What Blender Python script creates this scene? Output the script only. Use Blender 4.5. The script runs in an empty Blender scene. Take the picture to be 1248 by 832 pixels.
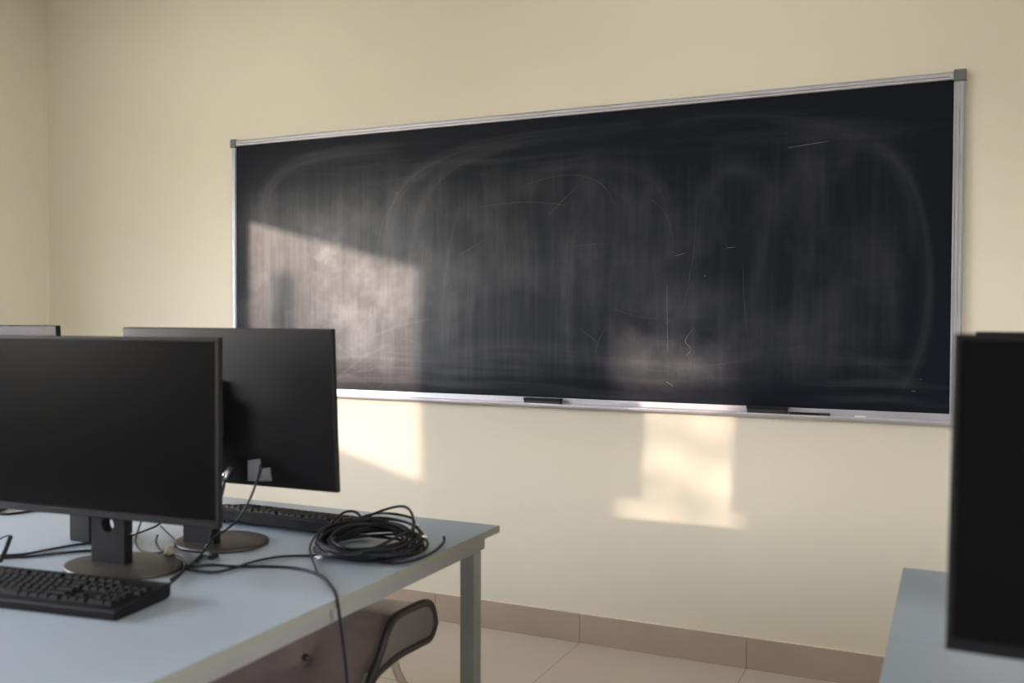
import bpy, bmesh, math, random
import numpy as np
from mathutils import Vector, Matrix
PI = math.pi
C = bpy.context.scene.collection
sc = bpy.context.scene
random.seed(7)

# ------------------------------------------------------------------ camera model
F = 1165.0; YAW = math.radians(24.9); PIT = math.radians(1.4); ROL = math.radians(.17); H = 1.31
fw = Vector((-math.sin(YAW)*math.cos(PIT), math.cos(YAW)*math.cos(PIT), -math.sin(PIT)))
r0 = Vector((math.cos(YAW), math.sin(YAW), 0)); u0 = r0.cross(fw)
rt = r0*math.cos(ROL) + u0*math.sin(ROL); up = -r0*math.sin(ROL) + u0*math.cos(ROL)
def ray(x, y): return fw + rt*((x-624)/F) - up*((y-416)/F)
def atz(x, y, z=.7535):
    d = ray(x, y); t = (z-H)/d.z; return Vector((d.x*t, d.y*t, z))
def aty(x, y, Y):
    d = ray(x, y); t = Y/d.y; return Vector((d.x*t, Y, H+d.z*t))
def atx(x, y, X):
    d = ray(x, y); t = X/d.x; return Vector((X, d.y*t, H+d.z*t))
def pj(p):
    v = Vector(p)-Vector((0, 0, H)); d = v.dot(fw); return (624+F*v.dot(rt)/d, 416-F*v.dot(up)/d)
cam_d = bpy.data.cameras.new('camera'); cam = bpy.data.objects.new('camera', cam_d); C.objects.link(cam)
cam_d.sensor_width = 36; cam_d.lens = F/1248*36; cam_d.clip_start = .02
M3 = Matrix((rt, up, -fw)).transposed()
cam.matrix_world = Matrix.Translation((0, 0, H)) @ M3.to_4x4()
cam_d.dof.use_dof = True; cam_d.dof.focus_distance = 3.75; cam_d.dof.aperture_fstop = 2.7
sc.camera = cam

# ------------------------------------------------------------------ materials
MATS = {}
def mat(name, col, rough=.5, metal=0, spec=.5, var=.06, vscale=6, bump=0, bscale=200, rvar=0, coat=0, stretch=(1, 1, 1), alpha=1):
    m = bpy.data.materials.new(name); m.use_nodes = True; nt = m.node_tree; n = nt.nodes; l = nt.links
    b = n['Principled BSDF']
    tc = n.new('ShaderNodeTexCoord'); mp = n.new('ShaderNodeMapping'); mp.inputs['Scale'].default_value = stretch
    l.new(tc.outputs['Object'], mp.inputs[0])
    no = n.new('ShaderNodeTexNoise'); no.inputs['Scale'].default_value = vscale; no.inputs['Detail'].default_value = 6.5
    l.new(mp.outputs[0], no.inputs['Vector'])
    mr = n.new('ShaderNodeMapRange'); mr.inputs[1].default_value = .3; mr.inputs[2].default_value = .7
    mr.inputs[3].default_value = 1-var; mr.inputs[4].default_value = 1+var; l.new(no.outputs[0], mr.inputs[0])
    vm = n.new('ShaderNodeVectorMath'); vm.operation = 'SCALE'; vm.inputs[0].default_value = col
    l.new(mr.outputs[0], vm.inputs['Scale']); l.new(vm.outputs[0], b.inputs['Base Color'])
    b.inputs['Roughness'].default_value = rough; b.inputs['Metallic'].default_value = metal
    b.inputs['Specular IOR Level'].default_value = spec; b.inputs['Coat Weight'].default_value = coat
    if rvar:
        r2 = n.new('ShaderNodeMapRange'); r2.inputs[1].default_value = .3; r2.inputs[2].default_value = .7
        r2.inputs[3].default_value = rough-rvar; r2.inputs[4].default_value = rough+rvar
        l.new(no.outputs[0], r2.inputs[0]); l.new(r2.outputs[0], b.inputs['Roughness'])
    if bump:
        n2 = n.new('ShaderNodeTexNoise'); n2.inputs['Scale'].default_value = bscale; n2.inputs['Detail'].default_value = 3
        l.new(mp.outputs[0], n2.inputs['Vector'])
        bp = n.new('ShaderNodeBump'); bp.inputs['Strength'].default_value = bump; bp.inputs['Distance'].default_value = .002
        l.new(n2.outputs[0], bp.inputs['Height']); l.new(bp.outputs[0], b.inputs['Normal'])
    MATS[name] = m
    return m
WALLC = (.712, .674, .562)
m_wall = mat('wall_paint', WALLC, .75, spec=.25, var=.02, vscale=1.2, bump=.12, bscale=90)
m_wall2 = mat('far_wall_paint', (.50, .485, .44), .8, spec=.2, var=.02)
m_ceil = mat('ceiling_paint', (.78, .77, .72), .9, spec=.2, var=.02)
m_base = mat('skirting_tile', (.40, .325, .265), .35, var=.06, vscale=3)
m_caulk = mat('caulk', (.72, .66, .55), .8, var=.1, vscale=30)
m_alu = mat('brushed_aluminium', (.52, .52, .58), .42, metal=.6, var=.05, vscale=12, stretch=(1, 1, 1), rvar=.05)
m_aluv = mat('aluminium_edge', (.48, .49, .55), .45, metal=.6, var=.05, vscale=10)
m_cap = mat('grey_plastic', (.13, .14, .145), .5, var=.04)
m_black = mat('black_plastic', (.0065, .0065, .008), .5, spec=.22, var=.15, vscale=20, bump=.15, bscale=900)
m_blackm = mat('black_plastic_satin', (.0065, .0064, .0075), .5, spec=.25, var=.1, vscale=8, bump=.1, bscale=1200)
m_screen = mat('dark_screen', (.005, .005, .0055), .28, spec=.045, var=.1, vscale=3)
m_key = mat('keycap_plastic', (.006, .006, .0075), .55, spec=.18, var=.15, vscale=60)
m_cable = mat('cable_rubber', (.007, .008, .012), .48, spec=.3, var=.2, vscale=40)
m_top = mat('pale_blue_laminate', (.355, .42, .495), .33, spec=.5, var=.03, vscale=2.5, rvar=.04)
m_edge = mat('edge_banding', (.245, .25, .215), .5, var=.06, vscale=9)
m_steel = mat('grey_painted_steel', (.235, .24, .235), .45, var=.05, vscale=8)
m_apron = mat('pale_painted_steel', (.25, .25, .245), .45, var=.05, vscale=8)
m_leather = mat('brown_grey_vinyl', (.24, .185, .172), .34, var=.10, vscale=14, bump=.25, bscale=160)
m_pipe = mat('dark_piping', (.022, .016, .014), .38, var=.15, vscale=30)
m_panel = mat('grey_shell', (.13, .118, .116), .5, var=.06, vscale=10)
m_chrome = mat('chrome_tube', (.72, .69, .62), .15, metal=1, var=.04)
m_silver = mat('plug_metal', (.72, .72, .74), .25, metal=.9, var=.05)
m_label = mat('grey_sticker', (.13, .13, .14), .5, var=.08, vscale=60)
m_beige = mat('beige_plastic', (.24, .21, .16), .5, var=.06)
m_chalk = mat('chalk_stick', (.80, .79, .76), .9, var=.05, vscale=50)
m_felt = mat('eraser_black', (.016, .018, .022), .5, var=.2, vscale=60, bump=.3, bscale=500)
m_wood = mat('window_frame_paint', (.62, .60, .56), .45, var=.05)
m_bark = mat('bark', (.10, .07, .05), .9, var=.3, vscale=20)
m_leaf = mat('leaf_green', (.07, .13, .03), .5, var=.3, vscale=3)
m_mark = mat('chalk_scratch', (.20, .19, .185), .9, var=.3, vscale=60)
m_mark2 = mat('faint_chalk_scratch', (.055, .054, .057), .9, var=.3, vscale=60)

m_cap2 = mat('fill_panel_housing', (.7, .7, .7), .5, var=.03)  # housing and glowing face of the added ceiling fill panels
m_diff = mat('fill_panel_diffuser', (.8, .8, .8), .6, var=.02)
m_diff.node_tree.nodes['Principled BSDF'].inputs['Emission Color'].default_value = (1, .98, .93, 1)
m_diff.node_tree.nodes['Principled BSDF'].inputs['Emission Strength'].default_value = 6.5
# floor tiles
def floor_mat():
    m = bpy.data.materials.new('floor_tiles'); m.use_nodes = True; nt = m.node_tree; n = nt.nodes; l = nt.links
    b = n['Principled BSDF']; tc = n.new('ShaderNodeTexCoord'); mp = n.new('ShaderNodeMapping')
    mp.inputs['Location'].default_value = (.695, -3.6+.0, 0); l.new(tc.outputs['Object'], mp.inputs[0])
    br = n.new('ShaderNodeTexBrick'); br.offset = 0; br.inputs['Scale'].default_value = 1
    br.inputs['Brick Width'].default_value = .667; br.inputs['Row Height'].default_value = .667
    br.inputs['Mortar Size'].default_value = .0025; br.inputs['Mortar Smooth'].default_value = .2
    br.inputs['Color1'].default_value = (.60, .53, .46, 1); br.inputs['Color2'].default_value = (.585, .515, .445, 1)
    br.inputs['Mortar'].default_value = (.33, .28, .24, 1); l.new(mp.outputs[0], br.inputs['Vector'])
    no = n.new('ShaderNodeTexNoise'); no.inputs['Scale'].default_value = 3; no.inputs['Detail'].default_value = 6.5
    l.new(tc.outputs['Object'], no.inputs['Vector'])
    mx = n.new('ShaderNodeMix'); mx.data_type = 'RGBA'; mx.blend_type = 'MULTIPLY'; mx.inputs['Factor'].default_value = .12
    l.new(br.outputs['Color'], mx.inputs['A']); l.new(no.outputs['Color'], mx.inputs['B']); l.new(mx.outputs['Result'], b.inputs['Base Color'])
    b.inputs['Roughness'].default_value = .3
    return m
m_floor = floor_mat()

# glass: clear pane with a faint reflection
def glass_mat():
    m = bpy.data.materials.new('window_glass'); m.use_nodes = True; nt = m.node_tree; n = nt.nodes; l = nt.links
    n.remove(n['Principled BSDF']); t = n.new('ShaderNodeBsdfTransparent'); g = n.new('ShaderNodeBsdfGlossy'); g.inputs['Roughness'].default_value = .02
    no = n.new('ShaderNodeTexNoise'); no.inputs['Scale'].default_value = 2
    mr = n.new('ShaderNodeMapRange'); mr.inputs[3].default_value = .05; mr.inputs[4].default_value = .08; l.new(no.outputs[0], mr.inputs[0])
    mx = n.new('ShaderNodeMixShader'); l.new(mr.outputs[0], mx.inputs[0]); l.new(t.outputs[0], mx.inputs[1]); l.new(g.outputs[0], mx.inputs[2])
    l.new(mx.outputs[0], n['Material Output'].inputs[0]); return m
m_glass = glass_mat()

# ------------------------------------------------------------------ mesh helpers
def obj(name, bm, m, parent=None, smooth=False, loc=None):
    me = bpy.data.meshes.new(name)
    bmesh.ops.recalc_face_normals(bm, faces=bm.faces)
    bm.to_mesh(me); bm.free()
    if smooth:
        for p in me.polygons: p.use_smooth = True
    me.materials.append(m)
    o = bpy.data.objects.new(name, me); C.objects.link(o)
    if parent: o.parent = parent
    if loc: o.location = loc
    return o
def tag(o, label, cat, group=None, kind=None):
    o['label'] = label; o['category'] = cat
    if group: o['group'] = group
    if kind: o['kind'] = kind
    return o
def thing(name, label, cat, loc=(0, 0, 0), rz=0, group=None):
    o = bpy.data.objects.new(name, None); C.objects.link(o); o.location = loc; o.rotation_euler = (0, 0, rz)
    o.empty_display_size = .05
    return tag(o, label, cat, group)
def struct(name, bm, m, parent=None, smooth=False):
    o = obj(name, bm, m, parent, smooth)
    if not parent: o['kind'] = 'structure'
    return o
def box(bm, a, b, bev=0, seg=2, mx=None):
    r = bmesh.ops.create_cube(bm, size=1)
    vs = r['verts']
    ctr = [(a[i]+b[i])/2 for i in range(3)]; s = [abs(b[i]-a[i]) for i in range(3)]
    for v in vs: v.co = Vector((v.co.x*s[0]+ctr[0], v.co.y*s[1]+ctr[1], v.co.z*s[2]+ctr[2]))
    if bev:
        es = list({e for v in vs for e in v.link_edges})
        r2 = bmesh.ops.bevel(bm, geom=es, offset=bev, segments=seg, affect='EDGES', profile=.5)
        vs = list({v for f in r2['faces'] for v in f.verts} | {v for v in vs if v.is_valid})
    if mx:
        for v in vs: v.co = mx @ v.co
    return bm
def B(*boxes, bev=0, seg=2):
    bm = bmesh.new()
    for a, b in boxes: box(bm, a, b, bev, seg)
    return bm
def catmull(pts, n=8, closed=False):
    P = [Vector(p) for p in pts]; out = []
    N = len(P)
    for i in range(N if closed else N-1):
        if closed: p0, p1, p2, p3 = P[i-1], P[i], P[(i+1) % N], P[(i+2) % N]
        else: p0, p1, p2, p3 = P[max(i-1, 0)], P[i], P[i+1], P[min(i+2, N-1)]
        for k in range(n):
            t = k/n
            out.append(.5*((2*p1)+(-p0+p2)*t+(2*p0-5*p1+4*p2-p3)*t*t+(-p0+3*p1-3*p2+p3)*t**3))
    if not closed: out.append(P[-1].copy())
    return out
def tube(bm, path, r, seg=10, closed=False):
    n = len(path); rings = []
    t0 = (path[1]-path[0]).normalized(); ref = Vector((0, 0, 1)) if abs(t0.z) < .9 else Vector((1, 0, 0))
    nrm = (ref - t0*ref.dot(t0)).normalized()
    for i in range(n):
        if closed: t = (path[(i+1) % n]-path[i-1])
        else: t = path[min(i+1, n-1)]-path[max(i-1, 0)]
        t.normalize()
        nrm = (nrm - t*nrm.dot(t)).normalized(); bi = t.cross(nrm)
        rr = r(i/(n-1)) if callable(r) else r
        rings.append([bm.verts.new(path[i]+nrm*math.cos(2*PI*k/seg)*rr+bi*math.sin(2*PI*k/seg)*rr) for k in range(seg)])
    for i in range(n if closed else n-1):
        a, b = rings[i], rings[(i+1) % n]
        for k in range(seg): bm.faces.new((a[k], a[(k+1) % seg], b[(k+1) % seg], b[k]))
    if not closed:
        bm.faces.new(rings[0]); bm.faces.new(rings[-1])
    return bm
def extrude_profile(bm, prof, axis_pts):
    """prof: list of (y,z); axis_pts: x positions; closed section swept along x"""
    rings = [[bm.verts.new((x, y, z)) for y, z in prof] for x in axis_pts]
    n = len(prof)
    for a, b in zip(rings, rings[1:]):
        for k in range(n): bm.faces.new((a[k], a[(k+1) % n], b[(k+1) % n], b[k]))
    bm.faces.new(rings[0]); bm.faces.new(rings[-1])
    return bm

# ------------------------------------------------------------------ room
XL, XR, YB, YF, ZC, TH = -4.40, 2.9, -4.2, 3.6, 3.05, .15
struct('floor', B(((XL-.2, YB-.2, -.1), (XR+.2, YF+.2, 0))), m_floor)
struct('ceiling', B(((XL-.2, YB-.2, ZC), (XR+.2, YF+.2, ZC+.1))), m_ceil)
struct('wall_front', B(((XL-.2, YF, 0), (XR+.2, YF+.15, ZC))), m_wall)
RY0, RY1, RZ0, RZ1 = -1.1, .3, 1.0, 2.1  # added right-hand window, out of view, gives fill light on desk and chair
struct('wall_right', B(((XR, YB, 0), (XR+.15, YF, RZ0)), ((XR, YB, RZ1), (XR+.15, YF, ZC)), ((XR, YB, RZ0), (XR+.15, RY0, RZ1)), ((XR, RY1, RZ0), (XR+.15, YF, RZ1))), m_wall2)
wo = struct('window_3', B(((XR+.09, RY0, RZ0), (XR+.13, RY0+.03, RZ1)), ((XR+.09, RY1-.03, RZ0), (XR+.13, RY1, RZ1)), ((XR+.09, RY0, RZ0), (XR+.13, RY1, RZ0+.03)), ((XR+.09, RY0, RZ1-.03), (XR+.13, RY1, RZ1)), ((XR+.09, (RY0+RY1)/2-.02, RZ0), (XR+.13, (RY0+RY1)/2+.02, RZ1))), m_wood)
for a_, b_ in ((RY0+.03, (RY0+RY1)/2-.02), ((RY0+RY1)/2+.02, RY1-.03)):
    obj('pane', B(((XR+.108, a_, RZ0+.03), (XR+.112, b_, RZ1-.03))), m_glass, wo)
struct('wall_back', B(((XL, YB-.15, 0), (XR, YB, ZC))), m_wall2)
# sun: travels (1, K, -S)
K, S = 1.46, .26
def win_for(x0, x1, ztop, zbot):
    """opening in the left wall that throws a patch x0..x1 on the front wall"""
    yb = YF-(x0-XL)*K; ya = YF-(x1-XL)*K-TH*K
    zt = ztop+S*(x0-XL); zt_o = zt+TH*S; zb = zbot+S*(x1-XL)
    return ya, yb, zb, zt_o
ya, yb, zb, zt = win_for(-3.03, -2.106, 1.774, .594)
wins = [(ya, yb), win_for(-1.215, -.72, 1.34, .446)[:2]]
ZB, ZT = zb, zt
bm = bmesh.new(); cuts = sorted(wins)
box(bm, (XL-TH, YB-.15, 0), (XL, YF, ZB)); box(bm, (XL-TH, YB-.15, ZT), (XL, YF, ZC))
y = YB-.15
for a, b in cuts:
    box(bm, (XL-TH, y, ZB), (XL, a, ZT)); y = b
box(bm, (XL-TH, y, ZB), (XL, YF, ZT))
struct('wall_left', bm, m_wall)
for i, (a, b) in enumerate(wins):
    bm = bmesh.new(); x0, x1 = XL-TH+.005, XL-TH+.045; w = .018
    box(bm, (x0, a, ZB), (x1, a+w, ZT)); box(bm, (x0, b-w, ZB), (x1, b, ZT))
    box(bm, (x0, a, ZB), (x1, b, ZB+w)); box(bm, (x0, a, ZT-w), (x1, b, ZT))
    wo = struct('window_%d' % (i+1), bm, m_wood)
    obj('pane', B(((XL-TH+.02, a+w, ZB+w), (XL-TH+.024, b-w, ZT-w))), m_glass, wo)
    obj('sill', B(((XL-.0, a-.03, ZB-.03), (XL+.03, b+.03, ZB)), bev=.004), m_wood, wo)
# skirting
bm = bmesh.new(); xs = [XL, -4.031, -3.364, -2.697, -2.028, -1.362, -.695, -.028, .639, 1.306, 1.973, XR]
for a, b in zip(xs, xs[1:]): box(bm, (a+.0008, YF-.010, 0), (b-.0008, YF, .118), .001, 1)
struct('baseboard_front', bm, m_base)
struct('trim_1', B(((XL, YF-.0085, .118), (XR, YF, .1205))), m_caulk)
bm = bmesh.new(); yy = YF-.01
while yy > YB+.1:
    box(bm, (XL, max(yy-.667, YB), 0), (XL+.010, yy-.0016, .118), .001, 1); yy -= .667
struct('baseboard_left', bm, m_base)
struct('baseboard_right', B(((XR-.01, YB, 0), (XR, YF-.01, .118))), m_base)

# ------------------------------------------------------------------ chalkboard
BX0, BX1, BZ0, BZ1 = -3.139, .019, .953, 2.151
cb = thing('chalkboard', 'wide dark chalkboard with smeared chalk dust and silver frame on the cream wall', 'chalkboard', ((BX0+BX1)/2, YF, BZ0))
ox, oz = (BX0+BX1)/2, BZ0
def L(x, y, z): return (x-ox, y-YF, z-oz)
def Lb(bm):
    for v in bm.verts: v.co = Vector((v.co.x-ox, v.co.y-YF, v.co.z-oz))
    return bm
# writing surface: fine grid carrying chalk-dust density, raised in the sun patches
FW = .032
gx0, gx1, gz0, gz1 = BX0+.022, BX1-.030, BZ0+.03, BZ1-.028
NX, NZ = 760, 280
XX, ZZ = np.meshgrid(np.linspace(gx0, gx1, NX), np.linspace(gz0, gz1, NZ))
rng = np.random.default_rng(3)
def vnoise(u, v, seed=0):
    r = np.random.default_rng(seed); G = r.random((256, 256))
    ui = np.floor(u).astype(int); vi = np.floor(v).astype(int); fu = u-ui; fv = v-vi
    fu = fu*fu*(3-2*fu); fv = fv*fv*(3-2*fv)
    g = lambda a, b: G[a % 256, b % 256]
    return (g(ui, vi)*(1-fu)+g(ui+1, vi)*fu)*(1-fv)+(g(ui, vi+1)*(1-fu)+g(ui+1, vi+1)*fu)*fv
def fbm(u, v, o=5, seed=0):
    s = 0; a = .5; tot = 0
    for k in range(o):
        s = s+a*vnoise(u*2**k, v*2**k, seed+k); tot += a; a *= .55
    return s/tot
D = np.zeros_like(XX)
def smooth(a, b, x):
    t = np.clip((x-a)/(b-a), 0, 1); return t*t*(3-2*t)
wx = XX+.10*(fbm(XX*2, ZZ*2, 3, 40)-.5); wz = ZZ+.10*(fbm(XX*2, ZZ*2, 3, 50)-.5)
# broad wiped field, cleaner near the rim
rim = smooth(gx0-.02, gx0+.20, wx)*smooth(gx1-.02, gx1-.30, wx)*smooth(gz0-.01, gz0+.16, wz)*smooth(gz1-.04, gz1-.30, wz)
D += rim*(.08+.24*fbm(XX*1.5, ZZ*1.2, 4, 1))
# vertical wiping streaks
st = fbm(XX*26+1.2*fbm(XX*3, ZZ*2, 3, 9), ZZ*1.6, 4, 2); st2 = fbm(XX*70, ZZ*2.3, 3, 12)
D += rim*(np.clip(st-.45, 0, 1)*.5+np.clip(st2-.5, 0, 1)*.28)*(.35+.9*fbm(XX*1.1, ZZ*1.5, 3, 22))
# cloudy dust
D += rim*np.clip(fbm(XX*4, ZZ*4, 5, 5)-.48, 0, 1)*.9
# horizontal streaks along the top and the bottom
hs = fbm(XX*1.8+.4*ZZ, ZZ*34+2.0*fbm(XX*1.2, ZZ*3, 3, 61), 4, 6)
D += np.clip(hs-.47, 0, 1)*(.55*smooth(gz1-.33, gz1-.12, wz)*smooth(gz1-.02, gz1-.1, wz)+.9*smooth(gz0+.26, gz0+.10, wz))
# swept arcs (photo pixels put onto the board plane)
def stroke(px, width, amt, soft=1, streak=.6, seed=0):
    global D
    pts = catmull([aty(x, y, YF) for x, y in px], 10)
    best = np.full_like(XX, 9.); par = np.zeros_like(XX)
    for i, (a, b) in enumerate(zip(pts, pts[1:])):
        dx, dz = b.x-a.x, b.z-a.z; l2 = dx*dx+dz*dz+1e-9
        t = np.clip(((XX-a.x)*dx+(ZZ-a.z)*dz)/l2, 0, 1)
        sx, sz = XX-a.x-t*dx, ZZ-a.z-t*dz
        d = np.sqrt(sx*sx+sz*sz); sg = np.sign(sx*dz-sz*dx); c = d < best
        best = np.where(c, d, best); par = np.where(c, (i+t)/len(pts), par)
        side = sg if i == 0 else np.where(c, sg, side)
    sd = best*side
    e = np.exp(-(best/width)**2)*smooth(0, .15, par)*smooth(1, .85, par)
    lines = fbm(sd*90+40, par*3, 3, 70+seed)
    D += amt*e*(1-streak+streak*2*np.clip(lines-.25, 0, 1))
stroke([(318, 290), (325, 240), (350, 208), (410, 190), (500, 182)], .035, .30, seed=1)
stroke([(330, 205), (400, 185), (520, 172), (600, 165)], .03, .16, seed=2)
stroke([(468, 330), (480, 250), (520, 205), (600, 176), (720, 160), (800, 150)], .030, .34, seed=3)
stroke([(500, 400), (505, 300), (520, 240), (560, 200), (640, 175)], .022, .22, seed=4)
stroke([(640, 250), (660, 215), (720, 200), (790, 215), (815, 260), (820, 330)], .03, .20, seed=5)
stroke([(790, 155), (900, 140), (1000, 150), (1060, 170)], .03, .22, seed=6)
stroke([(860, 380), (850, 280), (870, 220), (900, 205), (940, 230), (925, 330), (905, 400)], .026, .16, seed=7)
stroke([(1040, 175), (1090, 195), (1120, 250), (1134, 340), (1125, 420), (1095, 485)], .022, .30, seed=8)
stroke([(1020, 230), (1040, 180), (1080, 180), (1105, 230), (1115, 320)], .02, .14, seed=9)
stroke([(1120, 470), (1050, 440), (960, 430), (880, 440), (800, 450)], .022, .20, seed=10)
stroke([(500, 445), (620, 420), (760, 440), (900, 460)], .03, .16, seed=11)
stroke([(1090, 430), (1085, 330), (1060, 260)], .03, .14, seed=12)
stroke([(540, 430), (545, 330), (560, 250)], .02, .16, seed=13)
stroke([(690, 420), (690, 330), (700, 240)], .04, .12, seed=14)
# mottled chalk dust, thickened inside the sun patches to brighten them
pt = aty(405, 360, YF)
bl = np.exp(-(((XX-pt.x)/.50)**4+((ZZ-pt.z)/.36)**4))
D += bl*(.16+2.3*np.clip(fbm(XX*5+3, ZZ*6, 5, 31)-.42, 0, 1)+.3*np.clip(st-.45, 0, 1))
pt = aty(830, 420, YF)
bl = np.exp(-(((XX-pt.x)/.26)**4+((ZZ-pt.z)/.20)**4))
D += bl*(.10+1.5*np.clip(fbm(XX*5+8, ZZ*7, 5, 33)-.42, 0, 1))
# rubbed-out swirls in the lower left
for k in range(9):
    x0, y0 = 440+rng.normal()*26, 440+rng.normal()*16; a = rng.random()*PI; ln = 24+rng.random()*34
    stroke([(x0-ln*math.cos(a), y0-ln*.4*math.sin(a)), (x0, y0+rng.normal()*8), (x0+ln*math.cos(a), y0+ln*.4*math.sin(a))], .006, .16, seed=20+k)
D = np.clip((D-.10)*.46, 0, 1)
me = bpy.data.meshes.new('writing_surface')
vs = np.stack([XX-ox, np.full_like(XX, -.011), ZZ-oz], -1).reshape(-1, 3)
idx = np.arange(NX*NZ).reshape(NZ, NX)
fc = np.stack([idx[:-1, :-1], idx[:-1, 1:], idx[1:, 1:], idx[1:, :-1]], -1).reshape(-1, 4)
me.from_pydata(vs.tolist(), [], fc.tolist())
at = me.attributes.new('dust_and_sun_boost', 'FLOAT', 'POINT'); at.data.foreach_set('value', D.reshape(-1).astype(np.float32))
def board_mat():
    m = bpy.data.materials.new('chalkboard_slate'); m.use_nodes = True; nt = m.node_tree; n = nt.nodes; l = nt.links
    b = n['Principled BSDF']; a = n.new('ShaderNodeAttribute'); a.attribute_name = 'dust_and_sun_boost'
    tc = n.new('ShaderNodeTexCoord'); mp = n.new('ShaderNodeMapping'); mp.inputs['Scale'].default_value = (220, 1, 9)
    l.new(tc.outputs['Object'], mp.inputs[0]); no = n.new('ShaderNodeTexNoise'); no.inputs['Scale'].default_value = 1; no.inputs['Detail'].default_value = 3
    l.new(mp.outputs[0], no.inputs['Vector'])
    mr = n.new('ShaderNodeMapRange'); mr.inputs[1].default_value = .3; mr.inputs[2].default_value = .7; mr.inputs[3].default_value = .88; mr.inputs[4].default_value = 1.12
    l.new(no.outputs[0], mr.inputs[0])
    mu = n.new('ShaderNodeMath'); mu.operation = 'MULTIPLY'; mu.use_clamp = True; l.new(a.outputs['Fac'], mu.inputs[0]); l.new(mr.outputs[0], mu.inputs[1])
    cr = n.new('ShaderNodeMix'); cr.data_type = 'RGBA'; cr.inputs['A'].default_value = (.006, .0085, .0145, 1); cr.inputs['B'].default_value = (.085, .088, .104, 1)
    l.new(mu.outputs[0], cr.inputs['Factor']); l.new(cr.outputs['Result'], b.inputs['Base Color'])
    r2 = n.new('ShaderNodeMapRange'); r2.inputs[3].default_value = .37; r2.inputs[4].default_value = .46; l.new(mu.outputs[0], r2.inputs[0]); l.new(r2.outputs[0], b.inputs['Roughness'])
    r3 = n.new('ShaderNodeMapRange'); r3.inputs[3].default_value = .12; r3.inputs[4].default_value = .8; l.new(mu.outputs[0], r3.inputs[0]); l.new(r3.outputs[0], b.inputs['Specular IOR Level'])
    return m
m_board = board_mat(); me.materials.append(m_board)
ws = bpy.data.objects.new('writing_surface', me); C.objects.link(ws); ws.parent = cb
obj('backing_panel', B((L(gx0-.004, YF-.001, gz0-.01), L(gx1+.004, YF-.0105, gz1+.004))), m_black, cb)
# frame rails, ribbed profile
def rail_h(z0, z1, x0, x1):
    h = z1-z0; y0 = YF-.0005
    pr = [(y0, z0), (y0-.017, z0), (y0-.020, z0+h*.08), (y0-.020, z0+h*.30), (y0-.0175, z0+h*.34), (y0-.0175, z0+h*.40), (y0-.021, z0+h*.44), (y0-.021, z0+h*.72),
          (y0-.018, z0+h*.76), (y0-.018, z0+h*.82), (y0-.020, z0+h*.86), (y0-.018, z1), (y0, z1)]
    return Lb(extrude_profile(bmesh.new(), pr, [x0, x1]))
obj('top_rail', rail_h(BZ1-.030, BZ1-.002, BX0+.02, BX1-.034), m_alu, cb)
def rail_v(x0, x1, z0, z1):
    bm = bmesh.new(); w = x1-x0; y0 = YF-.0005
    for f0, f1, d in ((0, .16, .016), (.16, .24, .013), (.24, .52, .020), (.52, .58, .017), (.58, .86, .020), (.86, 1, .015)):
        box(bm, (x0+w*f0, y0-d, z0), (x0+w*f1+.0003, y0, z1))
    return Lb(bm)
obj('side_rail', rail_v(BX0+.002, BX0+.026, BZ0+.03, BZ1-.03), m_aluv, cb)
obj('side_rail', rail_v(BX1-.035, BX1-.001, BZ0+.03, BZ1-.03), m_aluv, cb)
for x0, x1 in ((BX0-.002, BX0+.030), (BX1-.036, BX1+.003)):
    bm = bmesh.new(); box(bm, (x0, YF-.026, BZ1-.036), (x1, YF-.0005, BZ1+.003), .004, 3)
    obj('corner_cap', Lb(bm), m_cap, cb)
obj('rail_end_plug', Lb(B(((BX1-.046, YF-.024, BZ1-.024), (BX1-.036, YF-.001, BZ1-.008)), bev=.002)), m_alu, cb)
# chalk tray
y0 = YF-.0005; tz = BZ0
TRAY_Z = tz+.0100
pr = [(y0, tz+.034), (y0, tz), (y0-.056, tz-.001), (y0-.063, tz+.002), (y0-.065, tz+.008), (y0-.063, tz+.0135), (y0-.059, tz+.0135), (y0-.057, tz+.0100), (y0-.040, tz+.0100), (y0-.024, tz+.0100),
      (y0-.019, tz+.013), (y0-.0185, tz+.034)]
obj('chalk_tray', Lb(extrude_profile(bmesh.new(), pr, [BX0+.01, BX1-.018])), m_alu, cb)
bm = extrude_profile(bmesh.new(), [(y0, tz+.036), (y0, tz-.002), (y0-.058, tz-.003), (y0-.067, tz+.004), (y0-.066, tz+.015), (y0-.022, tz+.017), (y0-.021, tz+.036)], [BX1-.018, BX1-.004])
obj('tray_end_cap', Lb(bm), m_cap, cb)
bm = extrude_profile(bmesh.new(), [(y0, tz+.036), (y0, tz-.002), (y0-.058, tz-.003), (y0-.067, tz+.004), (y0-.066, tz+.015), (y0-.022, tz+.017), (y0-.021, tz+.036)], [BX0-.004, BX0+.01])
obj('tray_end_cap', Lb(bm), m_cap, cb)
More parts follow.
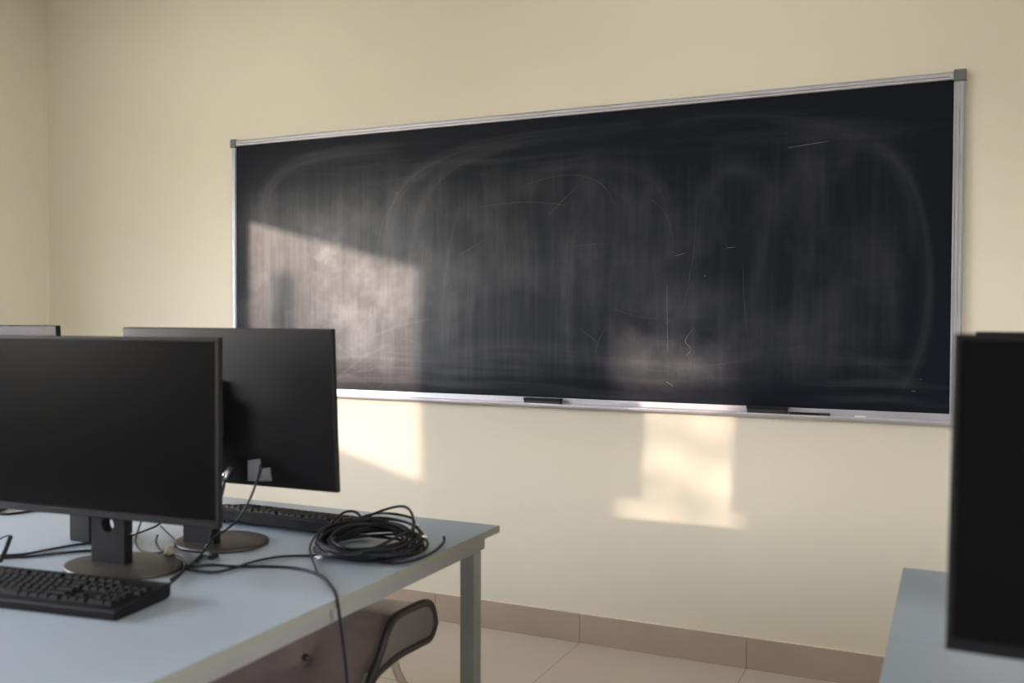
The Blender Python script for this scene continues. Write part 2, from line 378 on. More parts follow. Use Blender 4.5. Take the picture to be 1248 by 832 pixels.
# thin chalk scratches left on the slate
def scratch(px, w=.0016, m=None):
    pts = catmull([aty(x, y, YF-.0113) for x, y in px], 6); bm = bmesh.new(); prev = None
    for i, p in enumerate(pts):
        t = (pts[min(i+1, len(pts)-1)]-pts[max(i-1, 0)]).normalized(); nn = Vector((-t.z, 0, t.x)); ww = w*(.35+.65*math.sin(PI*(i+.5)/len(pts)))*random.uniform(.7, 1.1)/2
        a = bm.verts.new(L(*(p+nn*ww))); b = bm.verts.new(L(*(p-nn*ww)))
        if prev: bm.faces.new((prev[0], a, b, prev[1]))
        prev = (a, b)
    obj('chalk_mark', bm, m or m_mark2, cb)
for px in ([(813, 345), (813, 380), (814, 430)], [(845, 400), (835, 415), (842, 425), (836, 434)], [(822, 312), (836, 308)], [(790, 240), (812, 262), (822, 300)],
           [(850, 235), (846, 300), (838, 350), (830, 390)], [(905, 320), (908, 380), (914, 432)], [(884, 302), (896, 301)], [(706, 400), (722, 412), (730, 422)],
           [(738, 398), (728, 420), (724, 440)], [(560, 310), (578, 300), (590, 292)], [(640, 225), (690, 213), (730, 222), (750, 250)], [(584, 252), (640, 246), (690, 250)],
           [(460, 300), (470, 262), (492, 235)], [(455, 362), (482, 370)], [(488, 388), (512, 385)], [(490, 412), (512, 418)], [(425, 440), (440, 452), (470, 430)],
           [(745, 375), (775, 385), (820, 390)], [(700, 300), (740, 296)], [(960, 180), (1010, 172)], [(770, 440), (800, 452), (860, 446), (900, 440)],
           [(1120, 462), (1124, 462)], [(812, 465), (820, 470)], [(705, 225), (680, 250), (668, 262)], [(1110, 476), (1116, 477)], [(858, 335), (860, 337)]):
    scratch(px, m=m_mark if len(px) < 3 and px[0][0] > 800 or px[0] in ((813, 345), (845, 400)) else m_mark2)

# things lying on the tray
def tray_item(name, label, cat, x0, x1, d, h, kind, yc=YF-.041):
    zc = TRAY_Z
    if kind == 'eraser':
        t = thing(name, label, cat, ((x0+x1)/2, yc, zc), 0)
        w = (x1-x0)/2
        obj('handle', B(((-w, -d/2, h*.52), (w, d/2, h)), bev=.003, seg=3), m_black, t)
        obj('felt_pad', B(((-w+.002, -d/2+.001, 0.0003), (w-.002, d/2-.001, h*.55)), bev=.0015), m_felt, t)
        return t
tray_item('chalkboard_eraser', 'slim black eraser alone on the chalk tray, left of the other eraser', 'eraser', -1.595, -1.432, .028, .024, 'eraser')
tray_item('chalkboard_eraser', 'thicker black eraser on the chalk tray, touching the thin black marker', 'eraser', -.695, -.548, .032, .031, 'eraser')
mk = thing('marker_pen', 'thin black marker pen lying on the chalk tray right of the eraser', 'marker', (-.472, YF-.047, TRAY_Z+.0062))
def cyl(x0, x1, r, y=0, z=0):
    return tube(bmesh.new(), [Vector((x0, y, z)), Vector((x0+(x1-x0)*.5, y, z)), Vector((x1, y, z))], r, 16)
obj('barrel', cyl(-.070, .035, .0055), m_black, mk, True); obj('cap', cyl(.035, .071, .0062), m_felt, mk, True)
ck = obj('chalk_piece', tube(bmesh.new(), [Vector((-.318, YF-.043, TRAY_Z+.0042)), Vector((-.300, YF-.0435, TRAY_Z+.0042)), Vector((-.282, YF-.044, TRAY_Z+.0042))], .004, 12), m_chalk, smooth=True)
tag(ck, 'small white chalk stub at the right end of the chalk tray', 'chalk')

# ------------------------------------------------------------------ desks
def desk(name, label, x0, x1, ya, yb, group, ztop=.75, legs=None):
    cx, cy = (x0+x1)/2, (ya+yb)/2
    t = thing(name, label, 'desk', (cx, cy, 0), 0, group)
    def q(bm):
        for v in bm.verts: v.co = v.co-Vector((cx, cy, 0))
        return bm
    obj('desktop', q(B(((x0+.0008, ya+.0008, ztop-.0188), (x1-.0008, yb-.0008, ztop)), bev=.0008, seg=1)), m_top, t)
    bm = bmesh.new(); e = .0008
    for a, b in (((x0, ya, ztop-.0185), (x0+e, yb, ztop-.0006)), ((x1-e, ya, ztop-.0185), (x1, yb, ztop-.0006)), ((x0, ya, ztop-.0185), (x1, ya+e, ztop-.0006)), ((x0, yb-e, ztop-.0185), (x1, yb, ztop-.0006))): box(bm, a, b)
    obj('edge_band', q(bm), m_edge, t)
    zt = ztop-.0192; r = .020; h = .036; yr = .048
    for (xa, xb, yaa, ybb) in ((x0+r, x0+r+.03, ya+yr, yb-yr), (x1-r-.03, x1-r, ya+yr, yb-yr)):
        obj('apron', q(B(((xa, yaa, zt-h), (xb, ybb, zt)), bev=.0015)), m_apron, t)
    for (yaa, ybb) in ((ya+yr, ya+yr+.03), (yb-yr-.03, yb-yr)):
        obj('apron', q(B(((x0+r+.0305, yaa, zt-h), (x1-r-.0305, ybb, zt)), bev=.0015)), m_apron, t)
    lw = .042
    for lx in (x0+r, x1-r-lw):
        for ly in (ya+yr+.014, yb-yr-.022-lw):
            obj('leg', q(B(((lx, ly, 0.012), (lx+lw, ly+lw, zt-h+.0002)), bev=.0025)), m_steel, t)
            obj('leg_foot', q(B(((lx+.002, ly+.002, 0), (lx+lw-.002, ly+lw-.002, .0125)), bev=.002)), m_black, t)
    return t
desk('computer_desk', 'long pale blue-grey desk on grey steel legs holding the cable coil and two keyboards', -3.35, -1.112, .86, 2.32, 'computer desks')
desk('computer_desk', 'pale blue-grey desk on the right, behind the seam, nearest the wall', -.100, 1.75, 1.792, 2.32, 'computer desks')
desk('computer_desk', 'pale blue-grey desk at the lower right under the large dark monitor', -.100, 1.75, .95, 1.790, 'computer desks')

# ------------------------------------------------------------------ monitors (screen faces -y in local space)
def monitor(label, loc, rz, tilt=0, roll=0, colx=0, basex=0, basey=.012, brx=.132, zb=.125, W=.66, HH=.393, group='black computer monitors', ports=False):
    t = thing('computer_monitor', label, 'monitor', loc, rz, group)
    # base: flat oval foot
    bm = bmesh.new(); n = 48; prev = None
    prof = [(0.001, 0), (.97, 0), (1.0, .002), (1.0, .0055), (.985, .0085), (.95, .0098), (.5, .0115), (.001, .012)]
    rings = []
    for f, z in prof: rings.append([bm.verts.new((basex+brx*f*math.cos(2*PI*k/n), basey+.106*f*math.sin(2*PI*k/n), z)) for k in range(n)])
    for a, b in zip(rings, rings[1:]):
        for k in range(n): bm.faces.new((a[k], a[(k+1) % n], b[(k+1) % n], b[k]))
    bm.faces.new(rings[0]); bm.faces.new(rings[-1])
    obj('base', bm, m_base_mon, t, True)
    # column with an oval cable hole
    bm = bmesh.new(); cw = .047; ya_, yb_ = -.004, .022; X0 = colx
    z0, z1, z2, z3 = .010, zb-.050, zb-.006, zb+.22
    def rect_pt(a, hw, hh):
        c, s = math.cos(a), math.sin(a); k = min(hw/abs(c) if abs(c) > 1e-6 else 9, hh/abs(s) if abs(s) > 1e-6 else 9); return c*k, s*k
    box(bm, (X0-cw, ya_, z0), (X0+cw, yb_, z1), .001, 2)
    box(bm, (X0-cw, ya_, z2), (X0+cw, yb_, z3), .001, 2)
    n = 40; hc = (z1+z2)/2; hh = (z2-z1)/2+.0005; R = []
    hx = 0.0
    angs = [2*PI*(k+.5)/n for k in range(n)]
    for yy in (ya_+.0002, yb_-.0002):
        R.append([bm.verts.new((X0+rect_pt(a, cw-.0003, hh)[0], yy, hc+rect_pt(a, cw-.0003, hh)[1])) for a in angs])
        R.append([bm.verts.new((X0+hx+.017*math.cos(a), yy, hc+.0165*math.sin(a))) for a in angs])
    for a, b in ((0, 1), (1, 3), (3, 2), (2, 0)):
        for k in range(n): bm.faces.new((R[a][k], R[a][(k+1) % n], R[b][(k+1) % n], R[b][k]))
    obj('stand_column', bm, m_black, t)
    # head (tilts about its centre)
    hz = zb+HH/2; yf = -.056
    Mx = Matrix.Translation((0, yf, hz)) @ Matrix.Rotation(roll, 4, 'Y') @ Matrix.Rotation(tilt, 4, 'X') @ Matrix.Translation((0, -yf, -hz))
    def T(bm):
        bm.transform(Mx); return bm
    x, z0, z1 = W/2, zb, zb+HH
    # casing: thin rim plus sloped pyramid back
    def casing():
        bm = bmesh.new()
        def ringv(ix, iz0, iz1, y): return [bm.verts.new(p) for p in ((-x+ix, y, z0+iz0), (x-ix, y, z0+iz0), (x-ix, y, z1-iz1), (-x+ix, y, z1-iz1))]
        rs = [ringv(.008, .017, .008, yf+.0025), ringv(.007, .016, .007, yf), ringv(.0015, .0015, .0015, yf), ringv(0, 0, 0, yf+.0015), ringv(0, 0, 0, yf+.014), ringv(.002, .002, .002, yf+.017),
              ringv(.05, .03, .05, yf+.024), ringv(.13, .07, .10, yf+.034), ringv(.17, .10, .125, yf+.038), ringv(.20, .11, .14, yf+.0385)]
        for a, b in zip(rs, rs[1:]):
            for k in range(4): bm.faces.new((a[k], a[(k+1) % 4], b[(k+1) % 4], b[k]))
        bm.faces.new(rs[0]); bm.faces.new(rs[-1]); return bm
    cs = obj('casing', T(casing()), m_blackm, t)
    for p in cs.data.polygons: p.use_smooth = True
    mod = cs.modifiers.new('edge_split', 'EDGE_SPLIT'); mod.split_angle = math.radians(32)
    obj('screen', T(B(((-x+.0082, yf+.0012, z0+.0172), (x-.0082, yf+.0026, z1-.0082)))), m_screen, t)
    obj('chin_strip', T(B(((-x+.004, yf-.0012, z0+.0015), (x-.004, yf+.0002, z0+.0150)), bev=.0006, seg=1)), m_black, t)
    if ports:   # cable recess with stickers low on the back
        obj('port_bay', T(B(((-.17, yf+.030, z0+.012), (-.02, yf+.045, z0+.016)), ((-.17, yf+.030, z0+.064), (-.02, yf+.045, z0+.068)), ((-.02, yf+.030, z0+.012), (.16, yf+.045, z0+.068)), bev=.001)), m_black, t)
    obj('mount_block', T(B(((colx-.045, yf+.036, hz-.07), (colx+.045, .001, hz+.07)), bev=.006, seg=3)), m_black, t)
    return t, Mx
m_base_mon = mat('monitor_foot', (.030, .024, .021), .46, var=.15, vscale=12, bump=.05, bscale=800)
ZD = .7502
monA, _ = monitor('large dark monitor facing the camera at the far left, behind the nearer keyboard', (-1.697, 1.548, ZD), math.radians(4.4), tilt=math.radians(-0.3), colx=-.012, basex=.018, brx=.140, W=.653)
monB, MB = monitor('black monitor turned away, its back in front of the chalkboard left end', (-1.636, 1.800, ZD), PI+math.radians(1.5), tilt=math.radians(-3.0), zb=.148, HH=.386, W=.643, colx=.030, basex=.006, basey=-.035, brx=.118)
monitor('black monitor turned away at the far left edge, only its top shows', (-2.600, 1.84, ZD), PI+math.radians(1.5), tilt=math.radians(-3.0), zb=.15, HH=.386)
monitor('large dark monitor facing the camera at the right edge', (.325, 1.36, ZD), math.radians(1), tilt=math.radians(-1), roll=math.radians(.8), zb=.145)
monitor('black monitor turned away, peeking out behind the right edge monitor', (.362, 1.83, ZD), PI, tilt=math.radians(-3.0), zb=.153, HH=.386)
# details on monitor B's back: two stickers, small recess
def onback(bm, parent, name, m):
    return obj(name, bm, m, parent)

# ------------------------------------------------------------------ keyboards
U = .01905
rows = [  # (y index from the front, [(x unit, width)])
    (0, [(0, 1.25), (1.25, 1.25), (2.5, 1.25), (3.75, 6.25), (10, 1.25), (11.25, 1.25), (12.5, 1.25), (13.75, 1.25), (15.25, 1), (16.25, 1), (17.25, 1), (18.5, 2), (20.5, 1)]),
    (1, [(0, 2.25)]+[(2.25+i, 1) for i in range(10)]+[(12.25, 2.75), (16.25, 1)]+[(18.5+i, 1) for i in range(3)]),
    (2, [(0, 1.75)]+[(1.75+i, 1) for i in range(11)]+[(12.75, 2.25)]+[(18.5+i, 1) for i in range(3)]),
    (3, [(0, 1.5)]+[(1.5+i, 1) for i in range(12)]+[(13.5, 1.5)]+[(15.25+i, 1) for i in range(3)]+[(18.5+i, 1) for i in range(3)]+[(21.5, 1)]),
    (4, [(i, 1) for i in range(13)]+[(13, 2)]+[(15.25+i, 1) for i in range(3)]+[(18.5+i, 1) for i in range(4)]),
    (5.25, [(0, 1)]+[(2+i, 1) for i in range(4)]+[(6.5+i, 1) for i in range(4)]+[(11+i, 1) for i in range(4)]+[(15.25+i, 1) for i in range(3)])]
keymesh = {}
def key_bm(w, bm=None, off=(0, 0, 0)):
    bm = bm or bmesh.new(); a = (w*U-.0016)/2; b = (U-.0016)/2; lv = []
    for ix, z in ((0, 0), (.0004, .001), (.0022, .0062), (.0030, .0072)):
        lv.append([bm.verts.new((off[0]+sx*(a-ix), off[1]+sy*(b-ix)+(.0005 if z > .005 else 0), off[2]+z)) for sx, sy in ((-1, -1), (1, -1), (1, 1), (-1, 1))])
    for p, q in zip(lv, lv[1:]):
        for k in range(4): bm.faces.new((p[k], p[(k+1) % 4], q[(k+1) % 4], q[k]))
    bm.faces.new(lv[0])
    c = bm.verts.new((off[0], off[1], off[2]+.0066))
    for k in range(4): bm.faces.new((lv[-1][k], lv[-1][(k+1) % 4], c))
    return bm
def keyboard(label, loc, rz, hb, hf, shown):
    t = thing('computer_keyboard', label, 'keyboard', loc, rz, 'black keyboards on the left desk')
    w, d = .222, .078
    prof = [(-d, .0), (-d-.003, .002), (-d-.003, hf-.003), (-d, hf), (d, hb), (d+.003, hb-.003), (d+.002, .004+(hb-.03 if hb > .03 else 0)), (d-.01, (hb-.03 if hb > .03 else 0))]
    bm = extrude_profile(bmesh.new(), prof, [-w, w]); bmesh.ops.bevel(bm, geom=[e for e in bm.edges if e.calc_length() < .1], offset=.0012, segments=2, affect='EDGES')
    obj('body', bm, m_key, t)
    sl = math.atan2(hb-hf, 2*d)
    for s in (-1, 1): obj('foot', B(((s*.18-.018, d-.018, .0004), (s*.18+.018, d-.012, hb-.008)), bev=.001), m_key, t)
    rest = bmesh.new(); nrest = 0
    Rm = Matrix.Rotation(sl, 4, 'X')
    mw = t.matrix_world if False else Matrix.Translation(loc) @ Matrix.Rotation(rz, 4, 'Z')
    for ry, ks in rows:
        for x, kw in ks:
            lx = (x+kw/2-11.25)*U; ly = (ry-2.62)*U; lz = (hf+hb)/2+ly*math.tan(sl)+.0002
            u, v = pj(mw @ Vector((lx, ly, lz)))
            if shown(u, v):
                if kw not in keymesh:
                    o = obj('keycap', key_bm(kw), m_key); keymesh[kw] = o.data
                else:
                    o = bpy.data.objects.new('keycap', keymesh[kw]); C.objects.link(o)
                o.parent = t; o.location = (lx, ly, lz); o.rotation_euler = (sl, 0, 0)
            else:
                b2 = key_bm(kw); b2.transform(Matrix.Translation((lx, ly, lz)) @ Rm); tmp = bpy.data.meshes.new('x'); b2.to_mesh(tmp); b2.free(); rest.from_mesh(tmp); bpy.data.meshes.remove(tmp); nrest += 1
    if nrest:
        o = obj('keycaps', rest, m_key, t); o['kind'] = 'stuff'
    return t
a = math.radians(7.5); w, d = .222, .078
fr = Vector((-1.395, 1.275))   # front right corner
ctr = fr - Vector((math.cos(a), math.sin(a)))*w + Vector((-math.sin(a), math.cos(a)))*(d+.003)
keyboard('black keyboard at the lower left in front of the camera-facing monitor', (ctr.x, ctr.y, ZD), a, .030, .018, lambda u, v: u > -8)
keyboard('black keyboard behind the turned-away monitor, beside the cable coil', (-1.632, 2.079, ZD), PI+math.radians(-1.5), .040, .020, lambda u, v: u > 262)

# ------------------------------------------------------------------ cables
def T2(px, z=None): return [atz(x, y, (z if z else .7545)) for x, y in px]
def cable(name, label, pts, r=.0030, n=8, cat='cable', group=None, parent=None):
    bm = tube(bmesh.new(), catmull(pts, n), r, 10)
    if parent: return obj(name, bm, m_cable, parent, True)
    o = obj(name, bm, m_cable, None, True); return tag(o, label, cat, group)
# the coil: one long cable wound many times
cc = Vector((-1.270, 1.925, 0)); path = []; NL = 16; rng2 = random.Random(11)
amp = [(rng2.uniform(-.012, .012), rng2.uniform(0, 6.28)) for _ in range(NL+1)]
rad = [.128, .110, .137, .098, .120, .134, .090, .115, .130, .105, .122, .096, .132, .112, .086, .125, .104, .118]
ctrx = [rng2.uniform(-.013, .013) for _ in range(NL+1)]; ctry = [rng2.uniform(-.013, .013) for _ in range(NL+1)]
tilts = [(rng2.uniform(-.13, .13), rng2.uniform(0, 6.28)) for _ in range(NL+1)]
lay = [.754+.0048*i*.40 for i in range(NL+1)]
per = 40
vdir = Vector((1.27, -1.925, 0)).normalized()
for i in range(NL*per):
    f = i/per; k = int(f); s = f-k; s2 = s*s*(3-2*s)
    lerp = lambda A: A[k]*(1-s2)+A[k+1]*s2
    th = 2*PI*f+2.2
    A = amp[k][0]*(1-s2)+amp[k+1][0]*s2
    r = lerp(rad)+A*math.cos(2*th+amp[k][1]*0+k)
    z = lerp(lay)+abs((lerp([q[0] for q in tilts]))*r*math.cos(th-lerp([q[1] for q in tilts])))
    fb = math.cos(th)*vdir.x+math.sin(th)*vdir.y
    z += max(0, -fb)*.020*f/NL - max(0, fb)*.006*f/NL
    z = max(z, .7536)
    path.append(Vector((cc.x+lerp(ctrx)+r*math.cos(th), cc.y+lerp(ctry)+r*math.sin(th), z)))
coil = thing('cable_coil', 'thick messy coil of black cable lying near the desk corner', 'cable', (cc.x, cc.y, .7502))
def sub(v): return Vector(v)-Vector((cc.x, cc.y, .7502))
obj('wound_cable', tube(bmesh.new(), [sub(p) for p in path], .0034, 8), m_cable, coil, True)
# raised loop at the back, strand across the front, tail
lp = [aty(400, 668, 1.93), aty(425, 650, 1.97), aty(448, 630, 2.03), aty(472, 620, 2.05), aty(492, 617, 2.05), aty(502, 626, 2.03), aty(504, 645, 2.0), aty(500, 660, 1.97)]
obj('raised_loop', tube(bmesh.new(), catmull([sub(p) for p in lp], 8), .0034, 8), m_cable, coil, True)
lp = [aty(388, 675, 1.86), atz(400, 676, .79), atz(430, 675, .795), atz(462, 665, .80), atz(487, 652, .80), atz(502, 645, .79), atz(503, 632, .79), aty(480, 626, 2.06), aty(455, 626, 2.08), aty(430, 634, 2.06)]
obj('crossing_strand', tube(bmesh.new(), catmull([sub(p) for p in lp], 8), .0034, 8), m_cable, coil, True)
lp = [aty(392, 652, 1.93), aty(405, 636, 1.97), aty(420, 624, 2.03), aty(434, 624, 2.06), aty(444, 636, 2.05)]
obj('raised_loop', tube(bmesh.new(), catmull([sub(p) for p in lp], 8), .0034, 8), m_cable, coil, True)
lp = [atz(452, 683, .757), atz(478, 686, .757), atz(500, 684, .757), atz(522, 676, .757), atz(534, 668, .756), atz(541, 660, .757), atz(541, 654, .764)]
obj('tail_end', tube(bmesh.new(), catmull([sub(p) for p in lp], 8), .0034, 8), m_cable, coil, True)
lp = [atz(386, 650, .78), atz(378, 665, .765), atz(380, 680, .758), atz(384, 690, .756), atz(386, 698, .756)]
obj('loose_strand', tube(bmesh.new(), catmull([sub(p) for p in lp], 8), .0026, 8), m_cable, coil, True)
for (x, y, z, dx) in ((508, 640, .797, .4), (517, 654, .792, -.3), (389, 679, .786, 1.2)):
    p = sub(atz(x, y, z)); a = dx; v = Vector((math.cos(a), math.sin(a), 0))*.008
    obj('tie_clip', tube(bmesh.new(), [p-v, p, p+v], .0042, 10), m_silver, coil, True)

cable('desk_cable', 'black cable running from under the monitors to the coil across the desk', T2([(212, 690), (238, 695), (262, 697), (285, 692), (310, 684), (342, 678), (379, 677)], .7545)+[atz(392, 677, .7600)], group='black cables on the left desk')
p_edge = Vector((-1.106, 1.530, .7480))
hang = T2([(212, 686), (235, 690), (258, 688), (290, 690), (330, 690), (360, 692), (382, 697)], .7536)
hang += [atz(394, 703, .7540), atz(403, 713, .7545), atz(408.5, 722, .7550), atx(411.5, 733, -1.1065)]
hang += [atx(413.5, 748, -1.104), atx(416.5, 770, -1.100), atx(420, 800, -1.100), atx(423, 835, -1.100), atx(425, 900, -1.102), atx(424, 980, -1.105)]
cable('hanging_cable', 'black cable crossing the desk and hanging down over its edge', hang, group='black cables on the left desk', r=.0032)
# cable dropping from the back of monitor B
pb = [aty(317, 566, 1.80), aty(313, 585, 1.79), aty(305, 607, 1.78), aty(292, 630, 1.76), aty(276, 645, 1.74), aty(262, 653, 1.72), aty(253, 664, 1.69), atz(243, 678, .7575), atz(228, 692, .7570), atz(214, 702, .7565), atz(208, 706, .7570)]
cable('monitor_cable', 'black cable dropping from the back of the turned-away monitor to the desk', pb, r=.0028)
vc = thing('video_cable', 'dark cable with a shiny silver plug behind the camera-facing monitor', 'cable', (0, 0, 0))
pp = [aty(274, 584, 1.755), aty(271, 600, 1.74), aty(266, 618, 1.73), aty(262, 640, 1.70), atz(252, 668, .7560), atz(240, 684, .7560)]
obj('cord', tube(bmesh.new(), catmull(pp, 8), .0035, 8), m_cable, vc, True)
a0, a1 = aty(272, 583, 1.757), aty(281, 570, 1.785)
obj('plug', tube(bmesh.new(), [a0, (a0+a1)/2, a1], .0065, 12), m_silver, vc, True)
# small plug lying by the foot of B
up_ = thing('usb_plug', 'small plug with silver tip lying by the round monitor foot', 'plug', (0, 0, 0))
a0, a1 = atz(243, 679, .7560), atz(251, 676, .7560); a2 = atz(258, 678, .7560)
d = (a1-a0)
bm = bmesh.new(); box(bm, (-.008, -.006, -.0035), (.008, .006, .0035), .001); ang = math.atan2(d.y, d.x)
bm.transform(Matrix.Translation(a1+Vector((0, 0, .0022))) @ Matrix.Rotation(ang, 4, 'Z')); obj('metal_tip', bm, m_silver, up_)
bm = bmesh.new(); box(bm, (-.013, -.007, -.0045), (.013, .007, .0045), .002); bm.transform(Matrix.Translation(a2+Vector((.006, -.002, .0012))) @ Matrix.Rotation(ang, 4, 'Z')); obj('grip', bm, m_black, up_)
# ring loop of thin cable seen under monitor A
ring = [atz(196, 641, .765), atz(205, 650, .7575), atz(214, 660, .7565), atz(209, 670, .7555), atz(190, 674, .7545), atz(172, 671, .7545), atz(165, 660, .7545), atz(168, 647, .757), atz(172, 636, .762)]
cable('looped_cable', 'thin black cable in a round loop under the camera-facing monitor', ring+[atz(178, 626, .766)], r=.0025)
cable('curled_cord', 'short curved black cord end inside the cable loop under the monitor', [atz(192, 652, .760), atz(190, 660, .756), atz(194, 668, .7548), atz(199, 672, .7546)], r=.0024)
cable('slack_cable', 'black cable sloping up behind the stand column of the camera-facing monitor', [atz(140, 664, .7548), atz(158, 654, .7548), atz(175, 647, .760), atz(190, 641, .766), atz(200, 634, .768)], r=.0027)
cable('keyboard_cable', 'dark cable curving from the oval monitor foot to the nearer keyboard', [atz(200, 674, .7620), atz(218, 679, .7622), atz(226, 687, .7610), atz(222, 697, .7580), atz(212, 707, .7575), atz(204, 713, .760)], r=.0030)
cb2 = tag(obj('beige_knob', tube(bmesh.new(), [atz(207, 671, .7503), atz(207, 671, .763), atz(207, 671, .774)], lambda f: .012-.003*f*f, 20), m_beige, None, True), 'small beige round cap standing beside the cable loop', 'cap')
cable('mains_cable', 'upper of two parallel black cables on the desk left of the stand', T2([(-60, 682), (0, 677), (30, 675), (62, 669), (105, 662), (145, 660)], .7540), r=.0032, group='parallel cables at the left')
cable('mains_cable', 'lower of two parallel black cables on the desk left of the stand', T2([(-60, 690), (5, 680), (35, 678), (70, 674), (105, 671), (140, 671)], .7540), r=.0032, group='parallel cables at the left')
cable('rear_cable', 'black cable at the left edge just under the near monitor', T2([(-60, 622), (0, 626), (20, 625), (42, 622), (80, 616)], .7540), r=.0034)
# plug with strap at left edge
bs = thing('power_plug', 'black plug with thin cord loop at the left edge of the desk', 'plug', (0, 0, 0))
pp = [aty(13, 653, 1.50), aty(10, 661, 1.49), aty(6, 671, 1.48), aty(0, 684, 1.46)]
obj('body', tube(bmesh.new(), catmull(pp, 6), .0052, 12), m_black, bs, True)
pp = [aty(12, 652, 1.50), aty(5, 654, 1.49), aty(-4, 659, 1.48), aty(-20, 668, 1.46)]
obj('cord', tube(bmesh.new(), catmull(pp, 6), .0018, 8), m_cable, bs, True)
# upright black box behind A
a0, a1 = atz(85, 659, .7502), atz(108, 661, .7502)
bx = thing('power_adapter', 'black upright block on the desk behind the stand of the near monitor', 'adapter', ((a0.x+a1.x)/2, (a0.y+a1.y)/2+.02, ZD), math.radians(3))
obj('block', B(((-.034, -.02, 0), (.034, .02, .085)), bev=.004, seg=3), m_black, bx); obj('cap', B(((-.031, -.017, .085), (.031, .017, .089)), bev=.001), m_blackm, bx)
# stickers on B's back, seen in the port bay
def sticker(px, y):
    bm = bmesh.new(); pts = [aty(a, b, y) for a, b in px]
    inv = (Matrix.Translation(monB.location) @ Matrix.Rotation(monB.rotation_euler.z, 4, 'Z')).inverted()
    f = [bm.verts.new(inv @ p) for p in pts]; g = [bm.verts.new(inv @ (p+Vector((0, .004, 0)))) for p in pts]; n = len(f)
    bm.faces.new(f); bm.faces.new(g)
    for k in range(n): bm.faces.new((f[k], f[(k+1) % n], g[(k+1) % n], g[k]))
    obj('sticker', bm, m_label, monB)
YBK = 1.812
sticker([(302, 586), (302, 561), (316, 559), (317, 571), (313, 586)], YBK)
sticker([(315, 586), (320, 571), (328, 570), (330, 586)], YBK)

# ------------------------------------------------------------------ chair
XC, XW = -1.20, -1.64
ch = thing('tub_chair', 'brown-grey padded chair with dark piping and chrome legs under the desk end', 'chair', (-1.42, 1.75, 0))
cl = Vector((-1.42, 1.75, 0))
def sh(bm):
    for v in bm.verts: v.co = v.co-cl
    return bm
def shp(ps): return [Vector(p)-cl for p in ps]
# side silhouette (y, z): the rolled back edge and its underside
side_top = [(2.113, .560), (2.095, .585), (2.060, .597), (2.005, .600), (1.945, .600), (1.915, .592), (1.888, .568), (1.866, .535), (1.826, .488), (1.790, .455), (1.735, .432), (1.66, .422), (1.50, .425), (1.38, .430), (1.325, .420)]
side_bot = [(1.315, .395), (1.34, .375), (1.50, .370), (1.66, .370), (1.745, .395), (1.80, .455), (1.840, .486), (1.88, .496), (1.95, .503), (2.045, .500), (2.095, .500), (2.120, .530)]
def smooth_poly(pts, n=4): return [(p.y, p.z) for p in catmull([(0, a, b) for a, b in pts], n)]
tp = smooth_poly(side_top); bt = smooth_poly(side_bot)
# cushion surface: sweep the top profile across the width with a dish, a button dimple and puckers
bm = bmesh.new(); NU = 40; grid = []
btn = Vector((-1.425, 1.845, .512))
for i in range(NU+1):
    u = i/NU; x = XC+(XW-XC)*u; e = 4*u*(1-u); row = []
    for j, (y, z) in enumerate(tp):
        v = j/(len(tp)-1)
        dish = .018*(1-(2*u-1)**4)*min(1, v*6)*min(1, (1-v)*8)
        p = Vector((x, y+dish*.55 if y < 1.93 and z > .43 else y, z-dish*(.9 if z < .59 else .35)))
        dd = (Vector((x, y, z))-btn); q = dd.length
        k = math.exp(-(q/.022)**2)*.016+math.exp(-(q/.07)**2)*.016
        ang = math.atan2(dd.z+dd.y, dd.x); k += .002*math.exp(-(q/.07)**2)*math.cos(6*ang)
        p += Vector((0, .8, -.6))*k
        row.append(bm.verts.new(p))
    grid.append(row)
for a, b in zip(grid, grid[1:]):
    for k in range(len(tp)-1): bm.faces.new((a[k], a[k+1], b[k+1], b[k]))
cu = obj('cushion', sh(bm), m_leather, ch, True)
# shell underneath: closed body slightly below the cushion surface
inner = [(min(y+(.0 if z > .59 else .003), 2.112), z-.004) for y, z in tp]+bt
obj('side_panel', sh(extrude_profile(bmesh.new(), inner, [XC+.003, XC-.006])), m_panel, ch)
obj('side_panel', sh(extrude_profile(bmesh.new(), inner, [XW+.006, XW-.003])), m_panel, ch)
ub = smooth_poly([(1.33, .382), (1.40, .366), (1.50, .360), (1.66, .358), (1.76, .368), (1.83, .400), (1.89, .440), (1.96, .480), (2.045, .492), (2.10, .505)])
obj('underside', sh(extrude_profile(bmesh.new(), ub+[(y, z+.005) for y, z in reversed(ub)], [XC-.05, XW+.05])), m_panel, ch)
for x, s in ((XC, 1), (XW, -1)):
    outline = [(x, y, z) for y, z in tp]+[(x, y, z) for y, z in bt]
    obj('piping', tube(bmesh.new(), shp([Vector(p) for p in outline]), .0100, 10, closed=True), m_pipe, ch, True)
obj('button', tube(bmesh.new(), shp([btn+Vector((0, .046, -.035)), btn+Vector((0, .042, -.032)), btn+Vector((0, .034, -.026))]), lambda f: .011-.003*f, 16), m_pipe, ch, True)
